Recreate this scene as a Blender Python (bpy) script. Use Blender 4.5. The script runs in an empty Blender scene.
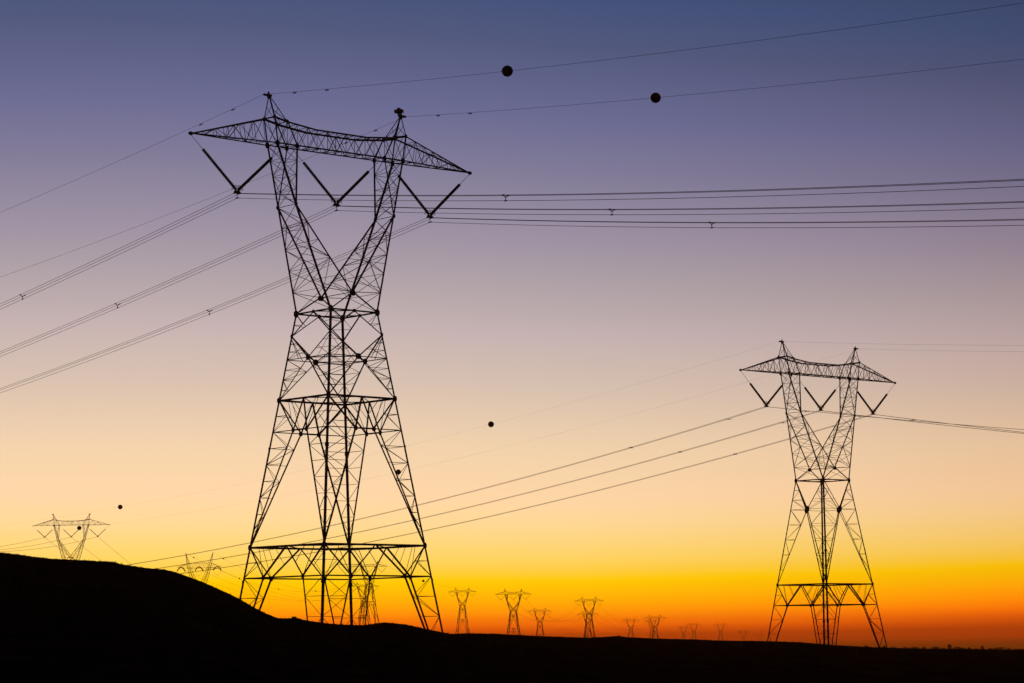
import bpy, math, random
from mathutils import Vector, Matrix
R = math.radians
S = bpy.context.scene
COL = S.collection
random.seed(7)

# ------------------------------------------------------------------ camera
FPX, PITCH, ROLL = 2569.05, 0.1153, 0.0102      # focal length in pixels, tilt up, roll
cam = bpy.data.cameras.new('camera')
cam.lens = FPX / 1024 * 36.0
cam.sensor_width = 36.0
cam.clip_start = 0.5
cam.clip_end = 60000
co = bpy.data.objects.new('camera', cam)
co.matrix_world = Matrix.Rotation(math.pi/2 + PITCH, 4, 'X') @ Matrix.Rotation(-ROLL, 4, 'Z')
COL.objects.link(co)
S.camera = co

# ------------------------------------------------------------------ sky (after sunset)
GLOW_AZ = R(-9)                                   # the sun went down a little left of the picture's middle
SKY = [  # (pixels above the horizon at this lens, sRGB)
    (-40, (56, 24, 15)), (-13, (80, 32, 20)), (-8, (116, 45, 12)), (-3, (172, 63, 3)), (5, (190, 72, 2)), (10, (216, 90, 0)), (16, (236, 110, 0)), (25, (250, 140, 0)),
    (36, (255, 166, 0)), (48, (255, 186, 0)), (58, (255, 199, 8)), (68, (255, 204, 60)), (78, (255, 209, 90)),
    (90, (255, 211, 112)), (113, (254, 214, 145)), (138, (253, 213, 163)), (190, (240, 209, 172)), (249, (216, 193, 176)),
    (299, (199, 179, 177)), (349, (177, 163, 168)), (399, (157, 145, 162)), (469, (128, 122, 151)),
    (519, (108, 108, 146)), (589, (84, 91, 127)), (639, (69, 83, 123)), (720, (54, 69, 103)), (900, (36, 50, 84))]
SKYL = [(-40, (0.0587, 0.0080, 0.0000)), (-13, (0.1191, 0.0127, 0.0000)), (-8, (0.2593, 0.0231, 0.0000)), (-3, (0.6124, 0.0437, 0.0000)), (5, (0.7674, 0.0587, 0.0000)), (10, (1.4027, 0.1645, 0.0000)), (16, (1.8563, 0.3143, 0.0000)), (25, (1.6655, 0.4870, 0.0000)), (36, (1.4558, 0.6077, 0.0000)), (48, (1.3138, 0.7011, 0.0000)), (58, (1.2656, 0.7742, 0.0001)), (68, (1.2089, 0.7722, 0.0686)), (78, (1.1868, 0.7929, 0.1399)), (90, (1.1601, 0.7910, 0.2101)), (113, (1.1144, 0.7886, 0.3506)), (138, (1.0849, 0.7561, 0.4349)), (190, (0.9311, 0.6951, 0.4575)), (249, (0.7085, 0.5651, 0.4684)), (299, (0.5841, 0.4738, 0.4741)), (349, (0.4452, 0.3814, 0.4128)), (399, (0.3372, 0.2918, 0.3816)), (469, (0.2088, 0.1981, 0.3232)), (519, (0.1415, 0.1500, 0.3006)), (589, (0.0807, 0.1012, 0.2159)), (639, (0.0519, 0.0844, 0.2086)), (720, (0.0322, 0.0581, 0.1428)), (900, (0.0154, 0.0311, 0.0934))]
SPAN0, SPAN1 = -40.0, 900.0
def lin(c):
    return tuple((x/255/12.92 if x/255 <= 0.04045 else ((x/255+0.055)/1.055)**2.4) for x in c)
w = bpy.data.worlds.new('World'); S.world = w; w.use_nodes = True
nt = w.node_tree; N = nt.nodes; L = nt.links
N.clear()
def nd(tree, t, **k):
    n = tree.nodes.new(t)
    for a, b in k.items(): setattr(n, a, b)
    return n
def math_node(tree, op, a, b=None, clamp=False):
    n = nd(tree, 'ShaderNodeMath', operation=op, use_clamp=clamp)
    for i, v in enumerate((a, b)):
        if v is None: continue
        if isinstance(v, (int, float)): n.inputs[i].default_value = v
        else: tree.links.new(v, n.inputs[i])
    return n.outputs[0]
tc = nd(nt, 'ShaderNodeTexCoord')
nrm = nd(nt, 'ShaderNodeVectorMath', operation='NORMALIZE'); L.new(tc.outputs['Generated'], nrm.inputs[0])
sp = nd(nt, 'ShaderNodeSeparateXYZ'); L.new(nrm.outputs[0], sp.inputs[0])
elev = math_node(nt, 'MULTIPLY', math_node(nt, 'ARCSINE', sp.outputs[2]), FPX)
hyp = math_node(nt, 'MAXIMUM', math_node(nt, 'SQRT', math_node(nt, 'SUBTRACT', 1.0, math_node(nt, 'MULTIPLY', sp.outputs[2], sp.outputs[2]))), 0.001)
dot = math_node(nt, 'DIVIDE', math_node(nt, 'ADD', math_node(nt, 'MULTIPLY', sp.outputs[0], math.sin(GLOW_AZ)), math_node(nt, 'MULTIPLY', sp.outputs[1], math.cos(GLOW_AZ))), hyp)
# away from the afterglow the blue reaches lower and the orange band is thinner and redder
off = math_node(nt, 'MINIMUM', math_node(nt, 'SUBTRACT', 1.0, dot), 0.35)
elev = math_node(nt, 'MULTIPLY', elev, math_node(nt, 'ADD', math_node(nt, 'MULTIPLY', off, 2.3), 0.965))
elev = math_node(nt, 'SUBTRACT', elev, math_node(nt, 'MULTIPLY', math_node(nt, 'MULTIPLY', math_node(nt, 'MINIMUM', math_node(nt, 'MAXIMUM', math_node(nt, 'SUBTRACT', off, 0.016), 0.0), 0.07), 360.0), math_node(nt, 'DIVIDE', elev, 44.0, True)))
# very soft unevenness of the twilight layers
nz = nd(nt, 'ShaderNodeTexNoise'); nz.inputs['Scale'].default_value = 3.0; nz.inputs['Detail'].default_value = 3
mp = nd(nt, 'ShaderNodeMapping'); mp.inputs['Scale'].default_value = (1, 1, 14)
L.new(nrm.outputs[0], mp.inputs[0]); L.new(mp.outputs[0], nz.inputs['Vector'])
elev = math_node(nt, 'ADD', elev, math_node(nt, 'MULTIPLY', math_node(nt, 'SUBTRACT', nz.outputs[0], 0.5), 5))
fac = math_node(nt, 'DIVIDE', math_node(nt, 'SUBTRACT', elev, SPAN0), SPAN1 - SPAN0, True)
def ramp(stops):
    r = nd(nt, 'ShaderNodeValToRGB')
    el = r.color_ramp.elements
    while len(el) > 1: el.remove(el[-1])
    for i, (p, c) in enumerate(stops):
        e = el[0] if i == 0 else el.new(p)
        e.position = p; e.color = (*c, 1)
    return r
rg = ramp([((p - SPAN0) / (SPAN1 - SPAN0), c) for p, c in SKYL]); L.new(fac, rg.inputs[0])
# opposite side of the sky: dim blue grey dusk
ra = ramp([(0, (0.006, 0.005, 0.006)), (0.05, (0.020, 0.016, 0.022)), (0.25, (0.026, 0.023, 0.036)), (0.6, (0.020, 0.025, 0.046)), (1, (0.014, 0.020, 0.042))])
L.new(fac, ra.inputs[0])
mr = nd(nt, 'ShaderNodeMapRange', interpolation_type='LINEAR')
mr.inputs[1].default_value = 1.0; mr.inputs[2].default_value = 0.1; mr.inputs[3].default_value = 0; mr.inputs[4].default_value = 1
L.new(dot, mr.inputs[0])
mx = nd(nt, 'ShaderNodeMix', data_type='RGBA'); L.new(mr.outputs[0], mx.inputs[0]); L.new(rg.outputs[0], mx.inputs[6]); L.new(ra.outputs[0], mx.inputs[7])
# darker towards the zenith
mz = nd(nt, 'ShaderNodeMapRange'); mz.inputs[1].default_value = 0.34; mz.inputs[2].default_value = 1.0
mz.inputs[3].default_value = 1.0; mz.inputs[4].default_value = 0.25
L.new(sp.outputs[2], mz.inputs[0])
mm = nd(nt, 'ShaderNodeVectorMath', operation='SCALE'); tn = nd(nt, 'ShaderNodeMapRange'); tn.inputs[1].default_value = 0.016; tn.inputs[2].default_value = 0.06; L.new(off, tn.inputs[0])
tm = nd(nt, 'ShaderNodeMix', data_type='RGBA', blend_type='MULTIPLY'); tm.inputs[7].default_value = (0.95, 0.88, 0.85, 1)
L.new(tn.outputs[0], tm.inputs[0]); L.new(mx.outputs[2], tm.inputs[6]); L.new(tm.outputs[2], mm.inputs[0]); L.new(mz.outputs[0], mm.inputs['Scale'])
SUN_EL, SUN_AZ = R(0.5), GLOW_AZ
sky = nd(nt, 'ShaderNodeTexSky', sky_type='NISHITA')
sky.sun_disc = False; sky.sun_elevation = SUN_EL; sky.sun_rotation = SUN_AZ; sky.air_density = 1.0; sky.dust_density = 1.0
b1 = nd(nt, 'ShaderNodeBackground'); L.new(sky.outputs[0], b1.inputs[0]); b1.inputs[1].default_value = 0.002
b2 = nd(nt, 'ShaderNodeBackground'); L.new(mm.outputs[0], b2.inputs[0]); b2.inputs[1].default_value = 1.0
ad = nd(nt, 'ShaderNodeAddShader'); L.new(b1.outputs[0], ad.inputs[0]); L.new(b2.outputs[0], ad.inputs[1])
wo = nd(nt, 'ShaderNodeOutputWorld'); L.new(ad.outputs[0], wo.inputs[0])

sun = bpy.data.lights.new('sun', 'SUN'); sun.energy = 0.02; sun.angle = R(0.5); sun.color = (1, 0.55, 0.25)
so = bpy.data.objects.new('sun', sun)
sd = Vector((math.sin(SUN_AZ)*math.cos(SUN_EL), math.cos(SUN_AZ)*math.cos(SUN_EL), math.sin(SUN_EL)))
so.rotation_euler = sd.to_track_quat('Z', 'Y').to_euler(); COL.objects.link(so)
S.view_settings.view_transform = 'Standard'; S.view_settings.look = 'None'
S.view_settings.exposure = 0; S.view_settings.gamma = 1; S.view_settings.use_curve_mapping = False
S.render.filter_size = 1.5
S.cycles.volume_bounces = 1

# ------------------------------------------------------------------ materials
def mat(name, c1, c2, scale, rough=0.7, metal=0.0, bump=0.0):
    m = bpy.data.materials.new(name); m.use_nodes = True
    t = m.node_tree; p = t.nodes['Principled BSDF']
    x = nd(t, 'ShaderNodeTexCoord'); n = nd(t, 'ShaderNodeTexNoise'); n.inputs['Scale'].default_value = scale; n.inputs['Detail'].default_value = 5
    t.links.new(x.outputs['Object'], n.inputs['Vector'])
    r = nd(t, 'ShaderNodeValToRGB'); r.color_ramp.elements[0].color = (*c1, 1); r.color_ramp.elements[1].color = (*c2, 1)
    r.color_ramp.elements[0].position = 0.35; r.color_ramp.elements[1].position = 0.65
    t.links.new(n.outputs[0], r.inputs[0]); t.links.new(r.outputs[0], p.inputs['Base Color'])
    p.inputs['Roughness'].default_value = rough; p.inputs['Metallic'].default_value = metal
    if bump:
        b = nd(t, 'ShaderNodeBump'); b.inputs['Strength'].default_value = bump; b.inputs['Distance'].default_value = 0.2
        t.links.new(n.outputs[0], b.inputs['Height']); t.links.new(b.outputs[0], p.inputs['Normal'])
    return m
M_STEEL = mat('weathered_steel', (0.085, 0.085, 0.088), (0.13, 0.13, 0.13), 1.5, 0.75, 0.2)
M_WIRE = mat('aluminium_strand', (0.07, 0.07, 0.075), (0.11, 0.11, 0.115), 0.6, 0.7, 0.3)
M_GLASS = mat('insulator_porcelain', (0.045, 0.035, 0.03), (0.075, 0.055, 0.045), 3, 0.35)
M_BALL = mat('marker_plastic', (0.10, 0.035, 0.012), (0.13, 0.05, 0.02), 4, 0.6)
M_CONC = mat('concrete', (0.22, 0.21, 0.20), (0.30, 0.29, 0.27), 3, 0.9)
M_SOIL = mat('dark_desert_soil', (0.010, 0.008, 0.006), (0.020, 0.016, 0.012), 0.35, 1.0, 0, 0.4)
M_SCRUB = mat('desert_scrub', (0.022, 0.022, 0.012), (0.040, 0.038, 0.020), 2.0, 0.9)
M_TWIG = mat('dry_twigs', (0.04, 0.03, 0.02), (0.07, 0.05, 0.035), 6, 0.9)
for m_ in (M_SOIL, M_SCRUB):
    m_.node_tree.nodes['Principled BSDF'].inputs['Specular IOR Level'].default_value = 0.0

# ------------------------------------------------------------------ mesh helpers
AW = 0.74                                         # overall width of the steel sections
class MB:
    def __init__(s): s.v = []; s.f = []
    def add(s, v, f):
        o = len(s.v); s.v += [tuple(x) for x in v]; s.f += [tuple(i + o for i in q) for q in f]
    def angle(s, a, b, wd, ref=(0, 0, 0)):
        """an L-shaped steel angle from a to b, its heel turned away from ref"""
        a = Vector(a); b = Vector(b); d = (b - a); wd *= AW
        if d.length < 1e-6: return
        d.normalize()
        out = ((a + b) / 2 - Vector(ref)); out -= d * out.dot(d)
        if out.length < 1e-4: out = d.orthogonal()
        out.normalize(); sd = d.cross(out)
        p = (-out + sd).normalized(); q = (-out - sd).normalized()
        t = max(0.012, wd * 0.12); heel = out * (wd * 0.35)
        pr = [heel, heel + p * wd, heel + p * wd + q * t, heel + p * t + q * t, heel + q * wd + p * t, heel + q * wd]
        v = [a + x for x in pr] + [b + x for x in pr]
        s.add(v, [(i, (i + 1) % 6, 6 + (i + 1) % 6, 6 + i) for i in range(6)] + [(5, 4, 3, 2, 1, 0), (6, 7, 8, 9, 10, 11)])
    def bar(s, a, b, wd):
        a = Vector(a); b = Vector(b); d = (b - a)
        if d.length < 1e-6: return
        d.normalize(); u = d.orthogonal().normalized(); w_ = d.cross(u)
        h = wd / 2; pr = [u*h + w_*h, -u*h + w_*h, -u*h - w_*h, u*h - w_*h]
        s.add([a + x for x in pr] + [b + x for x in pr], [(0, 1, 5, 4), (1, 2, 6, 5), (2, 3, 7, 6), (3, 0, 4, 7), (3, 2, 1, 0), (4, 5, 6, 7)])
    def tube(s, pts, r, n=6):
        pts = [Vector(p) for p in pts]; k = len(pts); v = []
        for i, p in enumerate(pts):
            d = (pts[min(i+1, k-1)] - pts[max(i-1, 0)]).normalized()
            u = Vector((0, 0, 1)) - d * d.z
            if u.length < 1e-3: u = d.orthogonal()
            u.normalize(); w_ = d.cross(u)
            v += [p + (u*math.cos(2*math.pi*j/n) + w_*math.sin(2*math.pi*j/n))*r for j in range(n)]
        f = [(i*n+j, i*n+(j+1) % n, (i+1)*n+(j+1) % n, (i+1)*n+j) for i in range(k-1) for j in range(n)]
        s.add(v, f + [tuple(range(n-1, -1, -1)), tuple(range((k-1)*n, k*n))])
    def lathe(s, a, b, prof, n=10):
        """profile [(distance along a->b, radius)]"""
        a = Vector(a); d = (Vector(b) - a).normalized(); u = d.orthogonal().normalized(); w_ = d.cross(u); v = []
        for t, r in prof: v += [a + d*t + (u*math.cos(2*math.pi*j/n) + w_*math.sin(2*math.pi*j/n))*r for j in range(n)]
        k = len(prof)
        s.add(v, [(i*n+j, i*n+(j+1) % n, (i+1)*n+(j+1) % n, (i+1)*n+j) for i in range(k-1) for j in range(n)] + [tuple(range(n-1, -1, -1)), tuple(range((k-1)*n, k*n))])
    def plate(s, c, u, v_, su, sv, t=0.03):
        c = Vector(c); u = Vector(u).normalized(); v_ = Vector(v_); v_ = (v_ - u*v_.dot(u)).normalized(); n = u.cross(v_)
        prof = [(-1, -.45), (-.45, -1), (.45, -1), (1, -.45), (1, .45), (.45, 1), (-.45, 1), (-1, .45)]
        p = [c + u*(x*su/2) + v_*(y*sv/2) for x, y in prof]
        s.add([q + n*t/2 for q in p] + [q - n*t/2 for q in p], [tuple(range(8)), tuple(range(15, 7, -1))] + [(i, 8+i, 8+(i+1) % 8, (i+1) % 8) for i in range(8)])
    def build(s, name, m, parent=None, loc=None):
        me = bpy.data.meshes.new(name); me.from_pydata(s.v, [], s.f); me.validate(); me.update(); me.materials.append(m)
        o = bpy.data.objects.new(name, me); COL.objects.link(o)
        if parent: o.parent = parent
        if loc is not None: o.location = loc
        return o
def tag(o, label=None, cat=None, group=None, kind=None):
    for k, v in (('label', label), ('category', cat), ('group', group), ('kind', kind)):
        if v: o[k] = v
    return o
def empty(name, loc, rz=0):
    o = bpy.data.objects.new(name, None); o.location = loc; o.rotation_euler = (0, 0, rz); COL.objects.link(o); o.empty_display_size = 1
    return o
def copy_tree(o, parent=None):
    c = o.copy(); COL.objects.link(c)
    if parent: c.parent = parent
    for ch in list(o.children): copy_tree(ch, c)
    return c
def mix(a, b, t): return tuple(a[i] + (b[i] - a[i]) * t for i in range(3))
def lace(mb, A0, A1, B0, B1, n, wd, mode='zig', strut=0.0, ref=(0, 0, 0), first=0, ends=False):
    """lacing between line A0->A1 and line B0->B1"""
    for i in range(n):
        a0, a1 = mix(A0, A1, i/n), mix(A0, A1, (i+1)/n); b0, b1 = mix(B0, B1, i/n), mix(B0, B1, (i+1)/n)
        if mode == 'x': mb.angle(a0, b1, wd, ref); mb.angle(b0, a1, wd, ref)
        elif (i + first) % 2 == 0: mb.angle(a0, b1, wd, ref)
        else: mb.angle(b0, a1, wd, ref)
        if strut and (i > 0 or ends): mb.angle(a0, b0, strut, ref)

TRIPLE = ((-.24, -.12), (.24, -.12), (0, -.52)); TWIN = ((-.23, -.12), (.23, -.12))
# ------------------------------------------------------------------ tower head (all heights relative to the waist)
T = 15.0
B1, KT = 2.489, 0.1408                       # half width at the waist, taper of the legs
Z_N, Z_E, Z_B, Z_TIP, Z_T, Z_TI, Z_D, Z_PK, Z_V = 1.6, 8.83, 13.97, 13.91, 16.2, 15.94, 15.6, 18.15, 9.48
X_E, Y_E, X_O, Y_O, X_I = 5.244, 1.331, 6.746, 0.749, 4.709
X_TO, X_TI, Y_T, X_D, X_PK, X_V = 7.08, 5.746, 0.773, 2.7, 7.107, 10.35
def head_parts(root, zw, fr, detail=True):
    """fork, crossarm, peaks and insulators on top of a body whose waist is at height zw"""
    out = []
    def P(x, y, z): return (x, y, z + zw)
    MAINW, CH, LC, RD = 0.20, 0.15, 0.08, 0.055
    yN = B1 - (B1 - Y_E) * Z_N / Z_E
    for s in (-1, 1):
        m = MB(); ref = (s*4.2, 0, zw + 7)
        W = {y: P(s*B1, y*B1, 0) for y in (-1, 1)}
        Nn = {y: P(0, y*yN, Z_N) for y in (-1, 1)}
        E_ = {y: P(s*X_E, y*Y_E, Z_E) for y in (-1, 1)}
        O_ = {y: P(s*X_O, y*Y_O, Z_B) for y in (-1, 1)}
        I_ = {y: P(s*X_I, y*Y_O, Z_B) for y in (-1, 1)}
        for y in (-1, 1):
            m.angle(W[y], E_[y], MAINW, ref); m.angle(E_[y], O_[y], MAINW, ref)
            m.angle(Nn[y], E_[y], CH + .02, ref); m.angle(E_[y], I_[y], CH, ref)
            m.angle(Nn[y], W[y], CH + .02, ref)
            # lacing on the front / back face between outer and inner chord
            lace(m, W[y], E_[y], Nn[y], E_[y], 5, LC, 'zig', RD, ref, 1)
            lace(m, E_[y], O_[y], E_[y], I_[y], 4, RD, 'zig', RD, ref)
            for pt, sz in ((W[y], .50), (E_[y], .32), (O_[y], .42), (I_[y], .38)):
                m.plate(pt, (1, 0, 0), (0, 0, 1), sz, sz*1.2)
            m.plate(mix(Nn[y], W[y], .04), (1, 0, 0), (0, 0, 1), .40, .44, .08)
        # outer and inner faces
        lace(m, W[-1], E_[-1], W[1], E_[1], 5, RD+.01, 'x', RD, ref)
        lace(m, Nn[-1], E_[-1], Nn[1], E_[1], 5, RD+.01, 'zig', RD, ref)
        lace(m, E_[-1], O_[-1], E_[1], O_[1], 4, RD+.01, 'x', RD, ref)
        lace(m, E_[-1], I_[-1], E_[1], I_[1], 4, RD+.01, 'zig', RD, ref)
        m.angle(E_[-1], E_[1], LC, ref); m.angle(Nn[-1], Nn[1], LC, ref)
        # inside diaphragms
        for t in (.25, .5, .75):
            m.angle(mix(W[-1], E_[-1], t), mix(Nn[1], E_[1], t), RD, ref)
        out.append(m.build('fork', M_STEEL, root))
    # ---- bridge between the forks, from -X_TO to X_TO
    m = MB(); ref = P(0, 0, 14.7)
    top = lambda x: Z_T - (Z_T-Z_TI)*(X_TO-abs(x))/(X_TO-X_TI) if abs(x) > X_TI else (Z_TI - (Z_TI-Z_D)*min(1, (X_TI-abs(x))/(X_TI-X_D)))
    xs = [-X_TO, -X_TI, -4.2, -X_D, -1.35, 0, 1.35, X_D, 4.2, X_TI, X_TO]
    for y in (-1, 1):
        for i in range(len(xs)-1):
            m.angle(P(xs[i], y*Y_T, top(xs[i])), P(xs[i+1], y*Y_T, top(xs[i+1])), .20, ref)
        m.angle(P(-X_O, y*Y_O, Z_B), P(X_O, y*Y_O, Z_B), .15, ref)
        bx = [-X_O, -X_TI, -X_I, -3.6, -2.55, -1.5, -.5, .5, 1.5, 2.55, 3.6, X_I, X_TI, X_O]
        for i in range(len(bx)-1):
            a, b = bx[i], bx[i+1]
            at, bt = P(a, y*Y_T, top(a)), P(b, y*Y_T, top(b)); ab, bb = P(a, y*Y_O, Z_B), P(b, y*Y_O, Z_B)
            m.angle(ab, bt, .075, ref) if i % 2 == 0 else m.angle(at, bb, .075, ref)
            if i in (0, 1, 11, 12) or i % 3 == 0: m.angle(at, bb, .065, ref) if i % 2 == 0 else m.angle(ab, bt, .065, ref)
            if i % 2 == 1: m.angle(ab, at, .06, ref)
        for x in (X_O, X_I, -X_O, -X_I): m.angle(P(x, y*Y_O, Z_B), P(math.copysign(X_TO if abs(x) > 6 else X_TI, x), y*Y_T, Z_T if abs(x) > 6 else Z_TI), .16, ref)
    lace(m, P(-X_O, -Y_O, Z_B), P(X_O, -Y_O, Z_B), P(-X_O, Y_O, Z_B), P(X_O, Y_O, Z_B), 12, .06, 'zig', .06, ref, 0, True)
    for x in bx[1:-1]:
        m.angle(P(x, -Y_T, top(x)), P(x, Y_T, top(x)), .065, ref)
    for i in range(len(bx)-1):
        m.angle(P(bx[i], -Y_T, top(bx[i])), P(bx[i+1], Y_T, top(bx[i+1])), .06, ref)
    out.append(m.build('bridge_truss', M_STEEL, root))
    # ---- tapering arms
    for s in (-1, 1):
        m = MB(); ref = P(s*10.5, 0, 14.9); tip = P(s*T, 0, Z_TIP)
        C = {}
        for y in (-1, 1):
            C['t', y] = (P(s*X_TO, y*Y_T, Z_T), mix(tip, P(s*X_TO, y*Y_T, Z_T), .012))
            C['b', y] = (P(s*X_O, y*Y_O, Z_B), mix(tip, P(s*X_O, y*Y_O, Z_B), .012))
            m.angle(*C['t', y], .15, ref); m.angle(*C['b', y], .15, ref)
        for y in (-1, 1):
            lace(m, *C['t', y], *C['b', y], 7, .07, 'zig', .06, ref, 1)
        lace(m, *C['t', -1], *C['t', 1], 7, .06, 'zig', .055, ref)
        lace(m, *C['b', -1], *C['b', 1], 7, .06, 'zig', .055, ref, 1)
        for t in (.28, .57): m.angle(mix(*C['t', -1], t), mix(*C['b', 1], t), .055, ref)
        m.plate(tip, (1, 0, 0), (0, 0, 1), .42, .3, .10); m.plate(tip, (1, 0, 0), (0, 1, 0), .4, .34, .06)
        out.append(m.build('crossarm', M_STEEL, root))
    # ---- ground wire peaks
    for s in (-1, 1):
        m = MB(); ap = P(s*X_PK, 0, Z_PK + .05); ref = P(s*6.6, 0, 17)
        for x, z in ((X_TO, Z_T), (X_TI, Z_TI)):
            for y in (-1, 1):
                m.angle(P(s*x, y*Y_T, z), ap, .13 if x > 6 else .10, ref)
        f = [P(s*X_TO, -Y_T, Z_T), P(s*X_TO, Y_T, Z_T), P(s*X_TI, Y_T, Z_TI), P(s*X_TI, -Y_T, Z_TI)]
        for i in range(4):
            m.angle(f[i], f[(i+1) % 4], .09, ref); m.angle(mix(f[i], ap, .5), f[(i+1) % 4], .055, ref)
            m.plate(f[i], (1, 0, 0), (0, 0, 1), .3, .34)
        pk = m.build('ground_wire_peak', M_STEEL, root); out.append(pk)
        m = MB(); m.bar(P(s*(X_PK - .28), 0, Z_PK), P(s*(X_PK + .56), 0, Z_PK), .15); m.bar(P(s*(X_PK+.05), 0, Z_PK), P(s*(X_PK+.05), 0, Z_PK+.30), .14)
        m.plate(P(s*X_PK, 0, Z_PK - .1), (1, 0, 0), (0, 0, 1), .34, .4, .12)
        m.build('wire_bracket', M_STEEL, pk)
    # ---- V strings and yokes
    FR = fr
    for xv, pair in ((-X_V, ((-T, Z_TIP - .1), (-5.6, Z_B - .1))), (0, ((-X_I, Z_B - .1), (X_I, Z_B - .1))), (X_V, ((5.6, Z_B - .1), (T, Z_TIP - .1)))):
        m = MB(); m.plate(P(xv, 0, Z_V - .02), (1, 0, 0), (0, 0, 1), .66, .30, .05)
        m.bar(P(xv - .24, 0, Z_V - .02), P(xv - .24, 0, Z_V - .12), .06); m.bar(P(xv + .24, 0, Z_V - .02), P(xv + .24, 0, Z_V - .12), .06); m.bar(P(xv, 0, Z_V - .1), P(xv, 0, Z_V - (.52 if fr < .3 else .14)), .05)
        for dx, dz in TRIPLE if fr < .3 else TWIN: m.tube([P(xv + dx, t, Z_V + dz) for t in (-.22, 0, .22)], .055)
        yk = m.build('yoke_plate', M_STEEL, root); out.append(yk)
        for xa, za in pair:
            A = Vector(P(xa, 0, za)); Bt = Vector(P(xv, 0, Z_V + .08)); ln = (Bt - A).length
            s0 = mix(A, Bt, FR); sl = ln * (1 - FR) - .12; prof = [(0, .05)]
            n = 34 if detail else 1
            if detail:
                p_ = sl / n
                for i in range(n): prof += [(i*p_ + .01, .06), (i*p_ + .045, .142), (i*p_ + .10, .135), (i*p_ + .12, .06)]
            else: prof += [(.02, .13), (sl - .02, .13)]
            prof += [(sl, .05)]
            m = MB(); m.lathe(s0, Bt, prof, 10 if detail else 6); st = m.build('insulator_string', M_GLASS, root); out.append(st)
            m = MB(); m.tube([A, mix(A, Bt, FR)], .022); m.build('hanger_link', M_STEEL, st)
            if detail:
                dr = (Bt - A).normalized(); u = dr.orthogonal().normalized(); v_ = dr.cross(u); c = Vector(Bt) - dr * .42
                m = MB(); m.tube([c + (u*math.cos(k*math.pi/8) + v_*math.sin(k*math.pi/8))*.27 for k in range(17)], .022, 5)
                m.tube([c + u*.27, c - u*.27], .016, 4); m.build('corona_ring', M_STEEL, st)
    return out

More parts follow.
